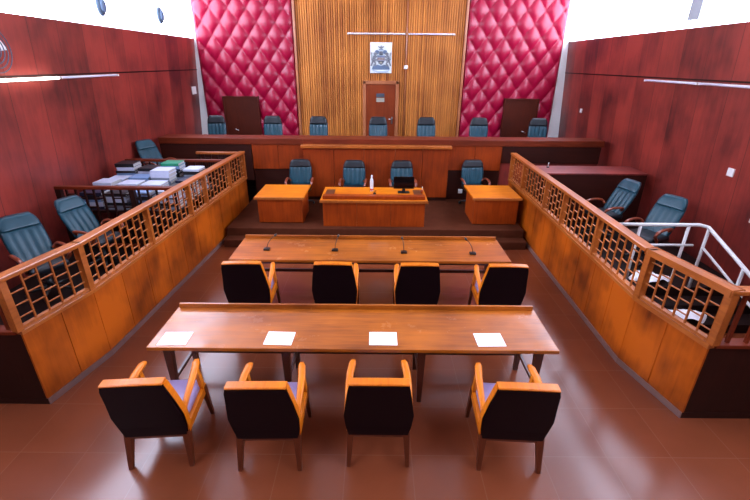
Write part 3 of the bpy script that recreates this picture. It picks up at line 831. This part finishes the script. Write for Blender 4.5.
# wall fan / clock at the left frame edge
t = thing('wall_fan', 'dark round wall fan cut off by the left frame edge', 'fan', (XW(-1, 3.42), 5.98, 3.42))
bm = BM()
for k in range(5):
    r = .06+.055*k
    pts = [(.12, r*math.cos(2*PI*i/28), r*math.sin(2*PI*i/28)) for i in range(29)]
    tube(bm, pts, .007, 6, False)
obj('cage', bm, M['grey_lamp'], t)
obj('hub', tube(BM(), [(0, 0, 0), (.1, 0, 0), (.14, 0, 0)], [.08, .08, .04], 16), M['grey_lamp'], t)
for k in range(3):
    a = 2*PI*k/3+.4; bm = BM()
    c_, s_ = math.cos(a), math.sin(a)
    pts = [(.05, .04*-s_, .04*c_), (.05, .26*c_-.04*s_, .26*s_+.04*c_), (.09, .24*c_+.1*s_, .24*s_-.1*c_), (.09, .03*s_, -.03*c_)]
    vs = [bm.verts.new(p) for p in pts]; vs2 = [bm.verts.new((p[0]+.006, p[1], p[2])) for p in pts]
    bm.faces.new(vs); bm.faces.new(vs2[::-1])
    for i in range(4): bm.faces.new((vs[(i+1) % 4], vs[i], vs2[i], vs2[(i+1) % 4]))
    obj('blade', bm, M['plastic_white'], t)
# oval bulkhead lamps on the left mullions
for y, z, lb in ((8.78, 4.28, 'dark oval wall lamp above left wall, nearer the camera'), (11.1, 4.33, 'dark oval wall lamp above left wall, nearer the back')):
    t = thing('bulkhead_lamp', lb, 'lamp', (XL-.03, y, z-.06), 0, 'oval lamps on left window posts')
    bm = BM(); lathe(bm, [(.12, 0), (.125, .03), (.1, .06)], 24); 
    for v in bm.verts: v.co = Vector((v.co.z, v.co.x*.95, v.co.y*1.45))
    obj('housing', bm, M['grey_lamp'], t)
    bm = BM(); lathe(bm, [(.085, .055), (.08, .085), (.04, .105)], 24)
    for v in bm.verts: v.co = Vector((v.co.z, v.co.x*.95, v.co.y*1.45))
    obj('diffuser', bm, M['a_blue'], t, True)

# ------------------------------------------------------------------ coat of arms board
t = thing('coat_of_arms', 'white board with grey coat of arms above the centre door', 'emblem', (.12, 12.87, 3.43))
obj('board', box(BM(), -.3, .3, -.012, .02, -.39, .39, .004), M['arms_board'], t)
def relief(name, polys, mat, d=.02, par=None):
    bm = BM()
    for p in polys: plate(bm, p, -.012-d, -.011)
    return obj(name, bm, M[mat], par or t)
def ell(cx, cz, rx, rz, n=18): return [(cx+rx*math.cos(2*PI*k/n), cz+rz*math.sin(2*PI*k/n)) for k in range(n)]
relief('mount', [[(-.26, -.3), (-.22, -.21), (-.1, -.17), (0, -.2), (.1, -.17), (.22, -.21), (.26, -.3)]], 'a_blue', .012)
sh = relief('shield', [[(-.11, .07), (.11, .07), (.11, -.07), (.06, -.15), (0, -.19), (-.06, -.15), (-.11, -.07)]], 'a_pale', .02)
relief('wavy_chief', [[(-.1, .06)]+[(-.1+.2*i/8, .06) for i in range(1, 9)]+[(.1-.2*i/8, .02+.008*(-1)**i) for i in range(9)]], 'a_blue', .024, sh)
relief('middle_band', [[(-.1, .01), (.1, .01), (.1, -.06), (-.1, -.06)]], 'a_red', .024, sh)
relief('passant_beast', [[(-.07, -.045), (-.06, -.02), (.03, -.015), (.055, .002), (.075, -.01), (.06, -.03), (.05, -.05), (.04, -.035), (-.04, -.035), (-.05, -.05)]], 'a_gold', .028, sh)
relief('point', [[(-.1, -.068), (.1, -.068), (.055, -.14), (0, -.178), (-.055, -.14)]], 'a_black', .024, sh)
relief('rising_sun', [[(-.05, -.14)]+[((.055 if k % 2 else .035)*math.cos(PI-PI*k/10), -.14+(.055 if k % 2 else .035)*math.sin(PI*k/10)) for k in range(11)]+[(.05, -.14)]], 'a_gold', .028, sh)
relief('helmet', [ell(0, .125, .055, .06), [(-.05, .07), (.05, .07), (.06, .1), (-.06, .1)]], 'a_grey', .026)
relief('visor', [[(-.035, .12), (.035, .12), (.035, .135), (-.035, .135)]], 'a_black', .03)
relief('wreath', [ell(0, .185, .085, .018)], 'a_pale', .03)
relief('crest_waves', [[(-.07, .195), (-.05, .225), (-.02, .215), (0, .235), (.02, .215), (.05, .225), (.07, .195)]], 'a_blue', .026)
relief('crest_eagle', [[(0, .22), (-.03, .235), (-.075, .27), (-.085, .3), (-.045, .285), (-.018, .275), (-.012, .305), (.006, .315), (.018, .3), (.016, .275), (.045, .285), (.085, .3), (.075, .27), (.03, .235)]], 'a_grey', .022)
for s in (-1, 1):
    relief('mantling', [[(s*x, z) for x, z in ((.05, .17), (.1, .2), (.15, .19), (.17, .14), (.14, .15), (.16, .1), (.12, .12), (.13, .08), (.09, .1), (.06, .11))]], 'a_blue', .016)
    # rearing beast: hind legs on the mount, forepaws on the shield, tail up
    o = relief('supporter', [[(s*(.2+(x-.2)*1.3), z) for x, z in ((.13, -.21), (.2, -.21), (.21, -.18), (.18, -.15), (.2, -.1), (.225, -.15), (.24, -.21), (.27, -.2), (.25, -.12), (.245, -.05), (.225, .02), (.2, .07), (.205, .11), (.18, .14), (.145, .135), (.125, .105), (.14, .085), (.155, .08), (.15, .05), (.115, .055), (.115, .03), (.155, .01), (.165, -.03), (.12, -.03), (.12, -.055), (.165, -.07), (.165, -.11), (.145, -.15), (.155, -.185), (.13, -.19))]], 'a_grey', .02)
    relief('tail', [[(s*x, z) for x, z in ((.245, -.08), (.275, -.04), (.265, .04), (.28, .12), (.262, .15), (.25, .12), (.255, .1), (.248, .04), (.258, -.02), (.24, -.05))]], 'a_grey', .016, o)
    relief('spots', [ell(s*.2, -.02, .012, .012, 8), ell(s*.21, -.07, .012, .012, 8), ell(s*.19, .04, .01, .01, 8), ell(s*.165, .11, .008, .008, 8)], 'a_black', .024, o)
relief('motto_scroll', [[(-.26, -.27), (-.2, -.31), (-.08, -.335), (.08, -.335), (.2, -.31), (.26, -.27), (.26, -.305), (.2, -.345), (.08, -.37), (-.08, -.37), (-.2, -.345), (-.26, -.305)]], 'a_pale', .026)

# ------------------------------------------------------------------ light, camera, colour
w = bpy.data.worlds.new('World'); sc.world = w; w.use_nodes = True
bg = w.node_tree.nodes['Background']; bg.inputs[0].default_value = lin((205, 222, 255)); bg.inputs[1].default_value = 1.0

cam = bpy.data.cameras.new('camera'); co = bpy.data.objects.new('camera', cam); C.objects.link(co); sc.camera = co
cam.sensor_width = 36; cam.lens = 420/750*36; cam.clip_start = .05
co.location = (0, 0, 3.3)
pitch, roll = math.radians(24), math.radians(.5)
co.matrix_world = Matrix.Translation((0, 0, 3.3)) @ Matrix.Rotation(PI/2-pitch, 4, 'X') @ Matrix.Rotation(roll, 4, 'Z')

vs = sc.view_settings
vs.view_transform = 'Standard'; vs.look = 'None'; vs.gamma = 1; vs.use_curve_mapping = False
vs.exposure = 0.0
